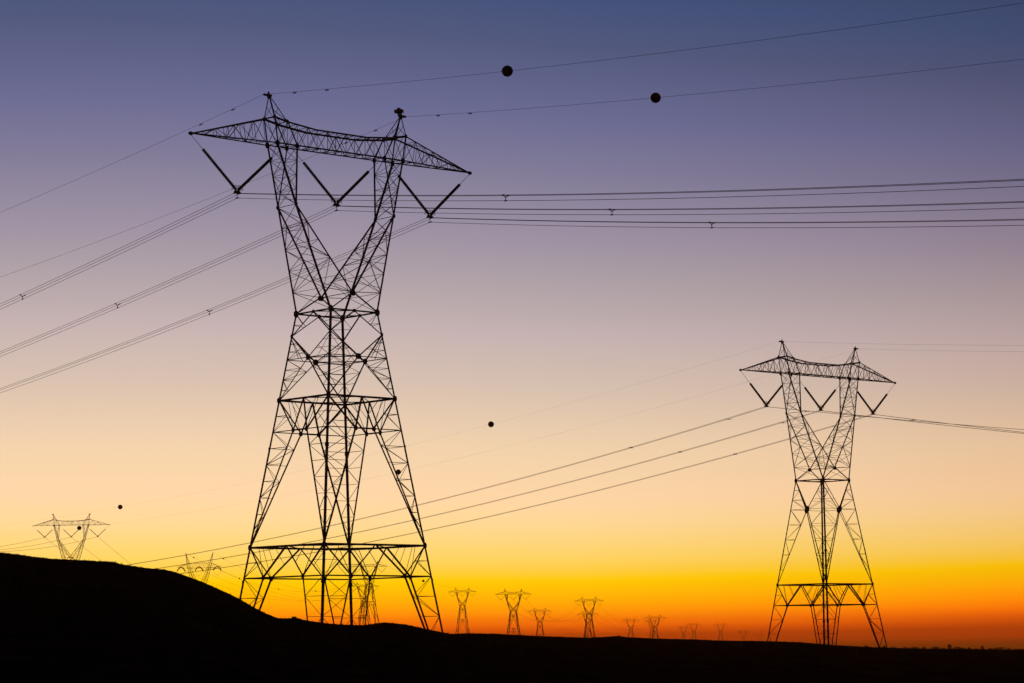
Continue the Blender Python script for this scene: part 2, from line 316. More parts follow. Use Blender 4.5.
# ------------------------------------------------------------------ tower bodies
FACES = [((-1, -1), (1, -1)), ((1, -1), (1, 1)), ((1, 1), (-1, 1)), ((-1, 1), (-1, -1))]
def body_parts(root, zw, kind, zb=0.0, ext=1.0):
    """legs, bracing and belts; kind 'tall' has two belts below the waist, 'short' has one"""
    hb = lambda z: B1 + KT * (zw - z)
    K = lambda c, z: (c[0]*hb(z), c[1]*hb(z), z)
    def F(f, t, z):                                # a point on a face, t from -1 to 1
        h = hb(z); a, b = FACES[f]
        return (((a[0] + b[0]) / 2 + (b[0] - a[0]) / 2 * t) * h, ((a[1] + b[1]) / 2 + (b[1] - a[1]) / 2 * t) * h, z)
    for c in ((-1, -1), (1, -1), (1, 1), (-1, 1)):
        m = MB(); zs = [zb, zb + (zw-zb)*.33, zb + (zw-zb)*.66, zw]
        for i in range(3): m.angle(K(c, zs[i]), K(c, zs[i+1]), (.25, .235, .22)[i], (0, 0, zs[i] + 4))
        for i in (1, 2): m.plate(K(c, zs[i]), (c[1], -c[0], 0), (0, 0, 1), .34, .5, .10)
        lg = m.build('leg', M_STEEL, root)
        m = MB(); p = K(c, zb); m.lathe((p[0], p[1], zb - 1.2), (p[0], p[1], zb + .4), [(0, .75), (.9, .75), (1.2, .45), (1.55, .42)], 12); m.build('footing', M_CONC, lg)
    if kind == 'tall': zA, zC, z2, z2q, z3, z3q = zw - 1.92, zw - 3.96, zw - 7.45, zw - 10.16, zw - 20.0, zw - 22.6
    else: zC, z3, z3q = zw - 3.85, zw - 13.8, zw - 16.5
    def ladder(m, leg0, leg1, in0, in1, n, ref):
        lace(m, leg0, leg1, in0, in1, n, .06, 'zig', .055, ref, 0)
    def portal(m, f, z0, zq, z1, tq, t1, nl, ref):
        """V frames hanging from the belt at z0, knee at zq, meeting the legs (t1) at z1"""
        M0 = F(f, 0, z0)
        for s in (-1, 1):
            Q = F(f, s*tq, zq); E1 = F(f, s*t1, z1)
            m.angle(M0, Q, .18, ref); m.angle(Q, E1, .17, ref)
            m.angle(F(f, s, z0), Q, .165, ref); m.angle(F(f, s, zq), Q, .08, ref)
            ladder(m, F(f, s, zq), F(f, s, z1), Q, E1, nl, ref)
            # redundants above the knee
            a = F(f, s*(.5 + tq/2), z0); m.angle(a, Q, .06, ref)
            b = F(f, s*.5 if tq > .4 else s*.55, z0); m.angle(b, mix(M0, Q, .55), .055, ref)
            m.angle(F(f, s, zq), mix(F(f, s, z0), Q, .5), .055, ref); m.angle(F(f, s, (z0+zq)/2), mix(F(f, s, z0), Q, .5), .055, ref)
            m.plate(Q, tuple(FACES[f][1][i] - FACES[f][0][i] for i in range(2)) + (0,), (0, 0, 1), .38, .44, .06)
        m.angle(F(f, -tq, zq), F(f, tq, zq), .14, ref)
    for f in range(4):
        m = MB(); ref = (0, 0, zw - 10)
        fu = tuple(FACES[f][1][i] - FACES[f][0][i] for i in range(2)) + (0,)
        C0 = F(f, 0, zC)
        if kind == 'tall':
            M0 = F(f, 0, zw)
            for s in (-1, 1):
                m.angle(M0, F(f, s, zA), .13, ref); m.angle(F(f, s, zA), C0, .13, ref); m.angle(C0, F(f, s, z2), .12, ref)
                m.angle(F(f, s, zC), C0, .07, ref)
                for q in (.33, .66):
                    m.angle(F(f, s, zA + (zC - zA)*q), mix(F(f, s, zA), C0, q), .055, ref)
                m.angle(F(f, s, zC), mix(F(f, s, zA), C0, .55), .055, ref); m.angle(F(f, s, zA - .2), mix(C0, F(f, s, zC), .45), .055, ref)
                m.angle(F(f, s, (zw + zA)/2), mix(M0, F(f, s, zA), .55), .055, ref); m.angle(F(f, s, zw), mix(M0, F(f, s, zA), .5), .055, ref)
                ladder(m, F(f, s, zC), F(f, s, z2), C0, F(f, s, z2), 4, ref)
                m.plate(F(f, s, z2), fu, (0, 0, 1), .4, .5, .05); m.plate(F(f, s, zA), fu, (0, 0, 1), .26, .34, .05)
            m.plate(M0, fu, (0, 0, 1), .3, .3, .05); m.plate(C0, fu, (0, 0, 1), .56, .5, .06)
            portal(m, f, z2, z2q, z3, .246, 1.0, 7, ref)
            for s in (-1, 1): m.plate(F(f, s, z3), fu, (0, 0, 1), .36, .5, .05)
            portal(m, f, z3, z3q, zb, .50, .97, 7, ref)
        else:
            for s in (-1, 1):
                m.angle(F(f, s, zw), C0, .15, ref); m.angle(C0, F(f, s, z3), .12, ref); m.angle(F(f, s, zC), C0, .07, ref)
                lace(m, F(f, s, zw), F(f, s, zC), F(f, s, zw), C0, 3, .055, 'zig', .055, ref)
                ladder(m, F(f, s, zC), F(f, s, z3), C0, F(f, s, z3), 5, ref)
                m.plate(F(f, s, z3), fu, (0, 0, 1), .36, .5, .05)
            m.plate(C0, fu, (0, 0, 1), .66, .8, .08)
            portal(m, f, z3, z3q, zb, .475, .97, 6, ref)
        m.build('face_bracing', M_STEEL, root)
    def belt(z, wd, plan=True):
        m = MB(); ref = (0, 0, z)
        for f in range(4):
            m.angle(F(f, -1, z), F(f, 1, z), wd, ref)
            if plan: m.angle(F(f, 0, z), F((f+1) % 4, 0, z), .08, ref)
        m.build('belt_frame', M_STEEL, root)
    belt(zw, .14)
    if kind == 'tall': belt(z2, .17); belt(z2q, .07, False)
    belt(z3, .17); belt(z3q, .11, False)
    if kind == 'tall': belt(zC, .07)

# ------------------------------------------------------------------ the two near pylons
TH1, TH2 = 0.7101, 0.7011
P1 = Vector((-15.038, 219.0, 0)); ZW1 = 27.946; BASE1 = -6.45
P2 = Vector((41.15, 342.06, 0)); ZW2 = 20.55; BASE2 = -7.25
P1.z = BASE1; P2.z = BASE2
py1 = empty('lattice_pylon', P1, TH1)
tag(py1, 'tallest lattice steel pylon left of centre on a dark ridge', 'pylon', 'lattice pylons of the power lines')
body_parts(py1, ZW1 - BASE1, 'tall'); head_parts(py1, ZW1 - BASE1, .255)
py2 = empty('lattice_pylon', P2, TH2)
tag(py2, 'second largest black lattice pylon alone on the right above the plain', 'pylon', 'lattice pylons of the power lines')
body_parts(py2, ZW2 - BASE2, 'short'); head_parts(py2, ZW2 - BASE2, .365)
def loc(P, th, x, y, z):
    c, s = math.cos(th), math.sin(th)
    return Vector((P.x + x*c - y*s, P.y + x*s + y*c, z))

# ------------------------------------------------------------------ far pylons (arm height from the picture, real size)
def ray(px, py):
    """direction through a picture point, y component 1"""
    u, v = px - 512, -(py - 341.5)
    cr, sr = math.cos(ROLL), math.sin(ROLL)
    a, b = u*cr + v*sr, -u*sr + v*cr
    cp, sp_ = math.cos(PITCH), math.sin(PITCH)
    d = Vector((a, FPX*cp - b*sp_, FPX*sp_ + b*cp))
    return d / d.y
ZWF = 27.8
AW = 1.45
far_proto = empty('lattice_pylon', (0, 0, 0))
def far_body(root, zw):
    hb = lambda z: B1 + KT * (zw - z)
    m = MB()
    for a, b in FACES:
        h0, h1 = hb(0), B1; z3, zC = zw - 13.8, zw - 3.85
        m.angle((a[0]*h0, a[1]*h0, -4), (a[0]*h1, a[1]*h1, zw), .30)
        mid = lambda z: ((a[0]+b[0])/2*hb(z), (a[1]+b[1])/2*hb(z), z)
        k = lambda c, z: (c[0]*hb(z), c[1]*hb(z), z)
        for c in (a, b):
            m.angle(k(c, zw), mid(zC), .2); m.angle(mid(zC), k(c, z3), .2); m.angle(mid(z3), k(c, -2), .2)
        for z in (zw, z3, zC): m.angle(k(a, z), k(b, z), .2)
        m.angle(k(a, z3 - 2.7), k(b, z3 - 2.7), .12)
    m.build('body', M_STEEL, root)
def far_head(root, zw, simple=True):
    P = lambda x, y, z: (x, y, z + zw)
    yN = B1 - (B1 - Y_E) * Z_N / Z_E
    for s in (-1, 1):
        m = MB()
        for y in (-1, 1):
            W, Nn, E_, O_, I_ = P(s*B1, y*B1, 0), P(0, y*yN, Z_N), P(s*X_E, y*Y_E, Z_E), P(s*X_O, y*Y_O, Z_B), P(s*X_I, y*Y_O, Z_B)
            for a, b in ((W, E_), (E_, O_), (Nn, E_), (E_, I_), (Nn, W)): m.angle(a, b, .24)
            lace(m, W, E_, Nn, E_, 4, .12); lace(m, E_, O_, E_, I_, 3, .1, 'x')
        m.build('fork', M_STEEL, root)
    m = MB()
    for y in (-1, 1):
        m.angle(P(-T, 0, Z_TIP), P(-X_O, y*Y_O, Z_B), .2); m.angle(P(-X_O, y*Y_O, Z_B), P(X_O, y*Y_O, Z_B), .2); m.angle(P(X_O, y*Y_O, Z_B), P(T, 0, Z_TIP), .2)
        up = [P(-T, 0, Z_TIP), P(-X_TO, y*Y_T, Z_T), P(-X_D, y*Y_T, Z_D), P(X_D, y*Y_T, Z_D), P(X_TO, y*Y_T, Z_T), P(T, 0, Z_TIP)]
        for i in range(5): m.angle(up[i], up[i+1], .2)
        lace(m, P(-X_O, y*Y_O, Z_B), P(X_O, y*Y_O, Z_B), P(-X_TO, y*Y_T, Z_D), P(X_TO, y*Y_T, Z_D), 12, .1)
        for s in (-1, 1): lace(m, P(s*T, 0, Z_TIP), P(s*X_O, y*Y_O, Z_B), P(s*T, 0, Z_TIP), P(s*X_TO, y*Y_T, Z_T), 6, .1)
    m.build('crossarm', M_STEEL, root)
    for s in (-1, 1):
        m = MB(); ap = P(s*X_PK, 0, Z_PK)
        for x, z in ((X_TO, Z_T), (X_TI, Z_TI)):
            for y in (-1, 1): m.angle(P(s*x, y*Y_T, z), ap, .18)
        m.bar(P(s*(X_PK - .3), 0, Z_PK), P(s*(X_PK + .56), 0, Z_PK), .22)
        m.build('ground_wire_peak', M_STEEL, root)
    for xv, pair in ((-X_V, ((-T, Z_TIP), (-5.6, Z_B))), (0, ((-X_I, Z_B), (X_I, Z_B))), (X_V, ((5.6, Z_B), (T, Z_TIP)))):
        for xa, za in pair:
            A, Bt = Vector(P(xa, 0, za)), Vector(P(xv, 0, Z_V)); m = MB()
            m.tube([A, mix(A, Bt, .3)], .02, 4); m.tube([mix(A, Bt, .3), Bt], .13, 6); m.build('insulator_string', M_GLASS, root)
far_body(far_proto, ZWF); far_head(far_proto, ZWF)
# (centre x, arm y, distance, heading, label)
FAR = [
    (71.3, 525.2, 985, -5, 'pale lattice pylon half hidden behind the crest of the left hill'),
    (369, 566.6, 2060, -9, 'taller of the two lattice pylons behind the base of the tallest pylon'),
    (364, 586.5, 2500, -9, 'shorter of the two lattice pylons behind the base of the tallest pylon'),
    (462.3, 592.0, 2650, -9, 'slim lattice pylon just right of the tallest pylon, first of the skyline row'),
    (513.2, 594.2, 2115, -9, 'largest lattice pylon of the middle row on the glowing skyline'),
    (539.8, 611.3, 3130, -8, 'short lattice pylon between two larger ones in the middle skyline row'),
    (589.0, 601.0, 2600, -8, 'taller of two overlapping lattice pylons midway between the two nearest pylons'),
    (588.0, 614.3, 3500, -8, 'shorter pylon seen through the legs of a taller one midway along the skyline'),
    (630.7, 620.4, 4280, -8, 'small single lattice pylon left of an overlapping distant pair'),
    (654.8, 617.9, 3400, -8, 'wider pylon of the overlapping pair right of the skyline middle'),
    (652.0, 621.4, 4700, -8, 'narrower pylon of the overlapping pair right of the skyline middle'),
    (683.6, 627.3, 5700, -7, 'left pylon of a faint touching pair on the orange skyline'),
    (693.8, 624.6, 4970, -7, 'right and larger pylon of a faint touching pair on the orange skyline'),
    (720.5, 624.9, 5140, -7, 'faint lone pylon between the touching pair and the right big pylon'),
    (743.4, 631.9, 5900, -7, 'very faint low pylon close left of the right big pylon'),
    (759.0, 635.3, 7800, -7, 'tiniest faint pylon beside the left foot of the right big pylon')]
FARP = []
for i, (px, py, d, hd, lab) in enumerate(FAR):
    r = ray(px, py); pos = r * d
    o = copy_tree(py2) if i == 0 else far_proto if i == 1 else copy_tree(far_proto)
    o.location = (pos.x, pos.y, pos.z - (ZWF + Z_B)); o.rotation_euler = (0, 0, R(hd))
    tag(o, lab, 'pylon', 'lattice pylons of the power lines')
    FARP.append((Vector(o.location), R(hd)))

AW = 0.85
# the angle pylon with drooping strain strings, half behind the hill's flank
rA = ray(199.2, 566.2); dA = 1640; pA = rA * dA; THA = R(-22)
H_A = 44.0
an = empty('strain_pylon', (pA.x, pA.y, pA.z - H_A), THA)
tag(an, 'pylon with tall V peaks and arched strain strings behind the sloping hill flank', 'pylon', 'lattice pylons of the power lines')
for s in (-1, 1):
    m = MB()
    for y in (-1, 1):
        pts = [(s*2.6, y*2.4, H_A - 17), (s*4.4, y*2.2, H_A - 9.5), (s*6.4, y*1.5, H_A - 5), (s*8.2, y*1.2, H_A + 2)]
        pin = [(0.6*s, y*2.4, H_A - 13), (s*3.2, y*2.1, H_A - 8.6), (s*5.0, y*1.5, H_A - 4.5), (s*6.0, y*1.2, H_A - 1.5)]
        for k in range(3): m.angle(pts[k], pts[k+1], .26); m.angle(pin[k], pin[k+1], .24); lace(m, pts[k], pts[k+1], pin[k], pin[k+1], 3, .12, 'x')
        m.angle(pts[0], pin[0], .2)
    m.build('fork', M_STEEL, an)
    m = MB()
    for y in (-1, 1):
        m.angle((s*8.4, y*1.2, H_A + 2), (s*9.9, 0, H_A + 8.6), .24); m.angle((s*7.2, y*1.2, H_A + 2), (s*9.9, 0, H_A + 8.6), .22)
    lace(m, (s*8.4, -1.2, H_A + 2), (s*9.9, 0, H_A + 8.6), (s*7.2, 1.2, H_A + 2), (s*9.9, 0, H_A + 8.6), 5, .12, 'x')
    m.build('ground_wire_peak', M_STEEL, an)
m = MB()
for y in (-1, 1):
    m.angle((-16, 0, H_A - .6), (-8, y*1.2, H_A - 1.2), .22); m.angle((-8, y*1.2, H_A - 1.2), (8, y*1.2, H_A - 1.2), .22); m.angle((8, y*1.2, H_A - 1.2), (16, 0, H_A - .6), .22)
    m.angle((-16, 0, H_A - .6), (-8, y*1.2, H_A + 2), .22); m.angle((-8, y*1.2, H_A + 2), (8, y*1.2, H_A + 2), .22); m.angle((8, y*1.2, H_A + 2), (16, 0, H_A - .6), .22)
    lace(m, (-8, y*1.2, H_A - 1.2), (8, y*1.2, H_A - 1.2), (-8, y*1.2, H_A + 2), (8, y*1.2, H_A + 2), 10, .12)
    for s in (-1, 1): lace(m, (s*16, 0, H_A - .6), (s*8, y*1.2, H_A - 1.2), (s*16, 0, H_A - .6), (s*8, y*1.2, H_A + 2), 4, .12)
m.build('crossarm', M_STEEL, an)
m = MB(); hA = lambda z: 2.6 + .15*(H_A - 17 - z)
for a, b in FACES:
    m.angle((a[0]*hA(-4), a[1]*hA(-4), -4), (a[0]*2.6, a[1]*2.4, H_A - 17), .3)
    for z0, z1 in ((H_A - 17, H_A - 24), (H_A - 24, H_A - 33), (H_A - 33, -2)):
        m.angle((a[0]*hA(z0), a[1]*hA(z0), z0), (b[0]*hA(z1), b[1]*hA(z1), z1), .16); m.angle((b[0]*hA(z0), b[1]*hA(z0), z0), (a[0]*hA(z1), a[1]*hA(z1), z1), .16)
        m.angle((a[0]*hA(z1), a[1]*hA(z1), z1), (b[0]*hA(z1), b[1]*hA(z1), z1), .16)
m.build('body', M_STEEL, an)
for x in (-13, 0, 13):
    for s in (-1, 1):
        A = Vector((x, 0, H_A - .5)); pts = [A + Vector((0, s*t*5.2, -t*t*2.0 - t*.3)) for t in (0, .25, .5, .75, 1)]
        m = MB(); m.tube(pts, .36, 6); m.build('insulator_string', M_GLASS, an)
    m = MB(); m.tube([(x, 5.2*c, H_A - 2.8 - 3.2*(1 - c*c)) for c in (-1, -.75, -.5, -.25, 0, .25, .5, .75, 1)], .06, 5); m.build('jumper_loop', M_WIRE, an)

# ------------------------------------------------------------------ wires
def fit_wire(start, dirv, pix, exact=False):
    """z = z0 + a s + c s^2 along a horizontal direction, through picture points of the wire's vertical plane"""
    rows = []
    for (x, y) in pix:
        r = ray(x, y); den = r.x*dirv.y - dirv.x
        s = (start.x - r.x*start.y) / (r.x*dirv.y - dirv.x)
        Y = start.y + s*dirv.y
        rows.append((s, r.z*Y - start.z))
    if len(rows) == 1:
        s, dz = rows[0]; return (dz/s - .0002*s, .0002), rows
    if exact and len(rows) == 2:
        (s1, d1), (s2, d2) = rows; c0 = (d2/s2 - d1/s1)/(s2 - s1); return (d1/s1 - c0*s1, c0), rows
    A = [[0, 0], [0, 0]]; bb = [0, 0]
    for s, dz in rows:
        wgt = 1.0 / (s*s)
        A[0][0] += s*s*wgt; A[0][1] += s**3*wgt; A[1][1] += s**4*wgt; bb[0] += s*dz*wgt; bb[1] += s*s*dz*wgt
    c0 = 0.0003; return ((bb[0] - A[0][1]*c0) / A[0][0], c0), rows      # sag of a span of about 490 m
def s_at_px(start, dirv, x, y=300):
    r = ray(x, y)
    return (start.x - r.x*start.y) / (r.x*dirv.y - dirv.x)
def samples(length, n=64): return [length * (i/n)**1.3 for i in range(n+1)]
def spacer_mesh(sub):
    m = MB()
    if len(sub) == 2:
        m.bar((-.23, 0, -.12), (.23, 0, -.12), .08)
        for q in (-.23, .23): m.tube([(q, -.14, -.12), (q, .14, -.12)], .06, 6)
        return m
    a = (-.24, 0, -.12); b = (.24, 0, -.12); c = (0, 0, -.52); o = (0, 0, -.27)
    for q in (a, b, c): m.bar(o, q, .055); m.tube([(q[0], -.12, q[2]), (q[0], .12, q[2])], .05, 6)
    return m
G_B, G_W = 'conductor bundles strung between the pylons', 'ground wires strung from the pylon peaks'
WIRES = {}
def bundle(key, P, th, xv, zv, sgn, pix, label, length, spacers=(), dampers=(), rad=.019, sub=TRIPLE, exact=False):
    dirv = Vector((-math.sin(th), math.cos(th), 0)) * sgn
    st = loc(P, th, xv, 0, zv)
    (a, c), rows = fit_wire(st + Vector((0, 0, -.12)), dirv, pix, exact)
    lat = Vector((math.cos(th), math.sin(th), 0))
    root = empty('conductor_bundle', st); tag(root, label, 'power line', G_B)
    ss = samples(length)
    pos = lambda s: Vector((dirv.x*s, dirv.y*s, a*s + c*s*s))
    for dx, dz in sub:
        m = MB(); m.tube([pos(s) + lat*dx + Vector((0, 0, dz)) for s in ss], rad, 6); m.build('conductor', M_WIRE, root)
    first = None
    for s in spacers:
        if first is None: first = spacer_mesh(sub).build('spacer', M_STEEL, root); sp_o = first
        else: sp_o = first.copy(); COL.objects.link(sp_o); sp_o.parent = root
        sp_o.location = pos(s); sp_o.rotation_euler = (0, 0, th)
    for s in dampers:
        m = MB()
        for dx, dz in sub:
            p = lat*dx + Vector((0, 0, dz - .12)); m.tube([p + dirv*-.3, p + dirv*.3], .02, 5)
            for e in (-.3, .3): m.tube([p + dirv*(e - .07), p + dirv*(e + .07)], .04, 6)
        m.build('vibration_damper', M_STEEL, root, pos(s))
    print(label, 'a,c', round(a, 4), round(c, 6), [(round(s, 1), round(z, 2), round(a*s + c*s*s, 2)) for s, z in rows])
def ground_wire(P, th, x, z, sgn, pix, label, length, dampers=(), balls=(), rad=.0125, exact=False):
    dirv = Vector((-math.sin(th), math.cos(th), 0)) * sgn
    st = loc(P, th, x, 0, z)
    (a, c), rows = fit_wire(st, dirv, pix, exact)
    pos = lambda s: Vector((dirv.x*s, dirv.y*s, a*s + c*s*s))
    m = MB(); m.tube([pos(s) for s in samples(length)], rad, 6); g = m.build('ground_wire', M_WIRE, None, st)
    tag(g, label, 'ground wire', G_W)
    for s in dampers:
        m = MB(); t = (pos(s + .1) - pos(s)).normalized(); p = Vector((0, 0, -.09))
        m.bar((0, 0, .02), (0, 0, -.1), .05); m.tube([p - t*.17, p + t*.17], .02, 5)
        for e in (-.15, .15): m.tube([p + t*(e - .07), p + t*(e + .07)], .05, 6)
        m.build('vibration_damper', M_STEEL, g, pos(s))
    print(label, 'a,c', round(a, 4), round(c, 6), [(round(s, 1), round(zz, 2), round(a*s + c*s*s, 2)) for s, zz in rows])
    for s, r_, lb in balls: ball(st + pos(s), r_, lb, dirv)
def ball(p, r_, label, dirv):
    root = empty('marker_ball', p, math.atan2(dirv.y, dirv.x)); tag(root, label, 'marker ball', 'round aircraft marker balls on the ground wires')
    n = 20; m = MB(); m.lathe((0, -r_, 0), (0, r_, 0), [(r_ - r_*math.cos(math.pi*i/14), max(.002, r_*math.sin(math.pi*i/14))) for i in range(15)], n)
    o = m.build('shell', M_BALL, root)
    for q in o.data.polygons: q.use_smooth = True
    m = MB(); m.lathe((0, 0, -.02), (0, 0, .02), [(0, r_*1.035), (.04, r_*1.035)], 20); m.build('flange', M_BALL, root)
    m = MB(); m.bar((-r_*1.18, 0, 0), (-r_*.96, 0, 0), .07); m.bar((r_*.96, 0, 0), (r_*1.18, 0, 0), .07); m.build('wire_clamp', M_STEEL, root)

ZV1, ZV2 = ZW1 + Z_V, ZW2 + Z_V
def sx(P, th, x, sgn, px, py=300): return s_at_px(loc(P, th, x, 0, 0), Vector((-math.sin(th), math.cos(th), 0)) * sgn, px, py)
def more(first, step, last):
    out = [first]
    while out[-1] + step < last: out.append(out[-1] + step)
    return out
PH = ((-X_V, 'left'), (0, 'middle'), (X_V, 'right'))
for (x, nm), pl, pr, xl, xr in zip(PH,
        ([(22.5, 295.0)], [(117.6, 303.8), (2, 352.0)], [(209.4, 310.3), (2, 388.7)]),
        ([(505.6, 195.0), (740, 190.6), (1022, 180.8)], [(612, 209.0), (740, 208.4), (1022, 203.6)], [(711, 222.6), (860, 222.2), (1022, 219.6)]),
        (22.5, 117.6, 209.4), (505.6, 611.8, 711.4)):
    bundle(None, P1, TH1, x, ZV1, 1, pl, 'triple conductor running down left from the %s V string of the tallest pylon' % nm, 490, more(sx(P1, TH1, x, 1, xl, 304), 62, 470), exact=True)
    bundle(None, P1, TH1, x, ZV1, -1, pr, 'triple conductor running level right from the %s V string of the tallest pylon' % nm, 490, more(sx(P1, TH1, x, -1, xr, 208), 62, 470))
for (x, nm), pl, pr in zip(PH,
        ([(631, 448.4), (420, 504.2), (250, 541.5), (127, 564)], [(680, 452.6), (420, 516.8), (250, 553.4)], [(780, 442), (420, 529.7), (245, 563.5)]),
        ([(820, 412.0), (1022, 430.2)], [(870, 417.2), (1022, 430.9)], [(950, 424.5), (1022, 430.9)])):
    bundle(None, P2, TH2, x, ZV2, 1, pl, 'conductor sloping down left from the %s V string of the right big pylon' % nm, 490, [sx(P2, TH2, x, 1, (631, 680, 735)[PH.index((x, nm))], 448)], (7,), .024, TWIN)
    bundle(None, P2, TH2, x, ZV2, -1, pr, 'conductor dipping to the right edge from the %s V string of the right big pylon' % nm, 490, [], (7,), .024, TWIN)
XG = X_PK + .56
ZG1, ZG2 = ZW1 + Z_PK, ZW2 + Z_PK
g1 = lambda x, sg, px, py=100: sx(P1, TH1, x, sg, px, py)
ground_wire(P1, TH1, -XG, ZG1, 1, [(233, 109), (201, 123.4), (100, 168.6), (1, 211.5)], 'thin wire running down left from the left peak of the tallest pylon', 490, [g1(-XG, 1, 233), g1(-XG, 1, 201)])
ground_wire(P1, TH1, XG, ZG1, 1, [(375.5, 130), (222, 191.6), (1, 276.5)], 'thin wire running down left behind the crossarm from the right peak of the tallest pylon', 490, [g1(XG, 1, 375.5), g1(XG, 1, 346)])
ground_wire(P1, TH1, -XG, ZG1, -1, [(327, 89), (507, 70.5), (1022, 6)], 'highest thin wire rising right from the left peak of the tallest pylon', 490, [g1(-XG, -1, 294.7), g1(-XG, -1, 327)],
            [(g1(-XG, -1, 507.3, 70), .43, 'dark round marker ball on the highest wire at the top middle')])
ground_wire(P1, TH1, XG, ZG1, -1, [(470, 112.8), (656, 97.0), (1022, 59.3)], 'second highest thin wire rising right from the right peak of the tallest pylon', 490, [g1(XG, -1, 438), g1(XG, -1, 470)],
            [(g1(XG, -1, 655.6, 97), .42, 'dark round marker ball on the second highest wire, right of the topmost ball')])
g2 = lambda x, sg, px, py=400: sx(P2, TH2, x, sg, px, py)
ground_wire(P2, TH2, -XG, ZG2, 1, [(491, 424.3), (120, 507)], 'faint wire sloping down left from the left peak of the right big pylon', 500, [],
            [(g2(-XG, 1, 491, 424), .45, 'black marker ball in open sky between the two big pylons'), (g2(-XG, 1, 120.2, 507), .43, 'black marker ball in open sky above the left hill, right of the hilltop pylon')], .0055, True)
ground_wire(P2, TH2, XG, ZG2, 1, [(398.3, 472), (79.3, 528)], 'faint wire sloping down left from the right peak of the right big pylon', 500, [],
            [(g2(XG, 1, 398.3, 472), .45, 'black marker ball seen against the right legs of the tallest pylon'), (g2(XG, 1, 79.3, 528), .43, 'black marker ball in front of the pylon on the left hilltop')], .0055, True)
ground_wire(P2, TH2, -XG, ZG2, -1, [(860, 343.2), (1022, 346.4)], 'faint upper wire running right from the left peak of the right big pylon', 490, [], (), .008)
ground_wire(P2, TH2, XG, ZG2, -1, [(940, 350.2), (1022, 352.6)], 'faint lower wire running right from the right peak of the right big pylon', 490, [], (), .008)

# spans of the far line: straight chord plus sag
def span(name, A, Bp, sag, rad, label, cat, group, balls=(), ext=1.0):
    A = Vector(A); Bp = Vector(Bp)
    pos = lambda t: mix(A, Bp, t)
    P_ = lambda t: Vector(pos(t)) - A - Vector((0, 0, 4*sag*t*(1 - t)))
    m = MB(); m.tube([P_(ext*i/40) for i in range(41)], rad, 5); o = m.build(name, M_WIRE, None, A); tag(o, label, cat, group)
    for px, r_, lb in balls:
        d = Bp - A; r = ray(px, 580); t = (A.x - r.x*A.y) / (r.x*d.y - d.x); ball(A + P_(t), r_, lb, d.normalized())
def fp(i, x, z): p, th = FARP[i]; q = loc(p, th, x, 0, p.z + ZWF + z); return q
near3 = FARP[0][0] + Vector((-36, -420, 2)); th3 = FARP[0][1]
for x, nm in PH:
    A = fp(0, x, Z_V)
    span('conductor', A, loc(near3, th3, x, 0, near3.z + ZWF + Z_V - 4), 11, .05, 'faint wire leaving left from the %s V string of the hilltop pylon' % nm, 'power line', 'faint wires of the hilltop pylon')
    span('conductor', A, fp(1, x, Z_V), 42, .05, 'faint wire dropping right behind the hill from the %s V string of the hilltop pylon' % nm, 'power line', 'faint wires of the hilltop pylon')
lA = lambda x, y, z: loc(Vector(an.location), THA, x, y, an.location.z + z)
f_l = fp(2, -XG, Z_PK); f_r = fp(2, XG, Z_PK)
span('ground_wire', lA(-9.9, 0, H_A + 8.6), f_l, 16, .05, 'hair thin wire sagging right from the left V peak of the strain pylon', 'ground wire', G_W,
     [(193.6, .5, 'tiny marker ball between the two V peaks of the strain pylon'), (239.6, .5, 'tiny marker ball beside the left leg of the tallest pylon'), (278.5, .5, 'tiny marker ball under the left belt of the tallest pylon')])
span('ground_wire', lA(9.9, 0, H_A + 8.6), f_r, 16, .05, 'hair thin wire sagging right from the right V peak of the strain pylon', 'ground wire', G_W,
     [(223.6, .5, 'tiny marker ball just right of the right V peak of the strain pylon'), (315.5, .5, 'tiny marker ball beside the near middle leg of the tallest pylon')])
for x, nm in ((-13, 'left'), (0, 'middle'), (13, 'right')):
    span('conductor', lA(x, 5.2, H_A - 2.8), fp(2, x*.8, Z_V), 14, .05, 'faint wire sagging right from the %s strain strings of the strain pylon' % nm, 'power line', 'faint wires of the strain pylon')
ga, gb = fp(1, XG, Z_PK), fp(3, XG, Z_PK)
span('ground_wire', ga, gb, 6, .05, 'hair thin wire between the taller background pylon and the first skyline pylon', 'ground wire', G_W, [(423.3, 1.15, 'small square looking marker ball between the right legs of the tallest pylon')])
for i, j, nm in ((4, 6, 'largest middle row pylon and the taller overlapping one'), (6, 9, 'taller overlapping pylon and the wide distant pair'), (5, 7, 'short skyline pylon and the shorter overlapping one')):
    for x, k in PH:
        span('conductor', fp(i, x, Z_V), fp(j, x, Z_V), 17, .06, '%s faint wire sagging between the %s' % (k, nm), 'power line', 'faint wires on the skyline')

# ------------------------------------------------------------------ nest on the right peak
pn = loc(P1, TH1, X_PK - .22, 0, ZG1 + .04)
m = MB(); rn = random.Random(3)
for k in range(150):
    a = rn.random()*6.283; r_ = .10 + .30*rn.random()**.6; z = .22 + .28*rn.random()
    c = Vector((math.cos(a)*r_, math.sin(a)*r_, z)); d = Vector((-math.sin(a) + rn.uniform(-.7, .7), math.cos(a) + rn.uniform(-.7, .7), rn.uniform(-.35, .35))).normalized() * rn.uniform(.08, .18)
    m.bar(c - d, c + d, .03)
for k in range(26):
    a = rn.random()*6.283; m.bar((math.cos(a)*.05, math.sin(a)*.05, -.05 + .05*rn.random()), (math.cos(a)*.22, math.sin(a)*.22, .34), .03)
for k in range(18): m.bar((rn.uniform(-.1, .1), rn.uniform(-.1, .1), .4), (rn.uniform(-.14, .14), rn.uniform(-.14, .14), .66), .035)
tag(m.build('nest', M_TWIG, None, pn), 'dark twiggy clump like a nest perched on the right peak of the tallest pylon', 'nest')

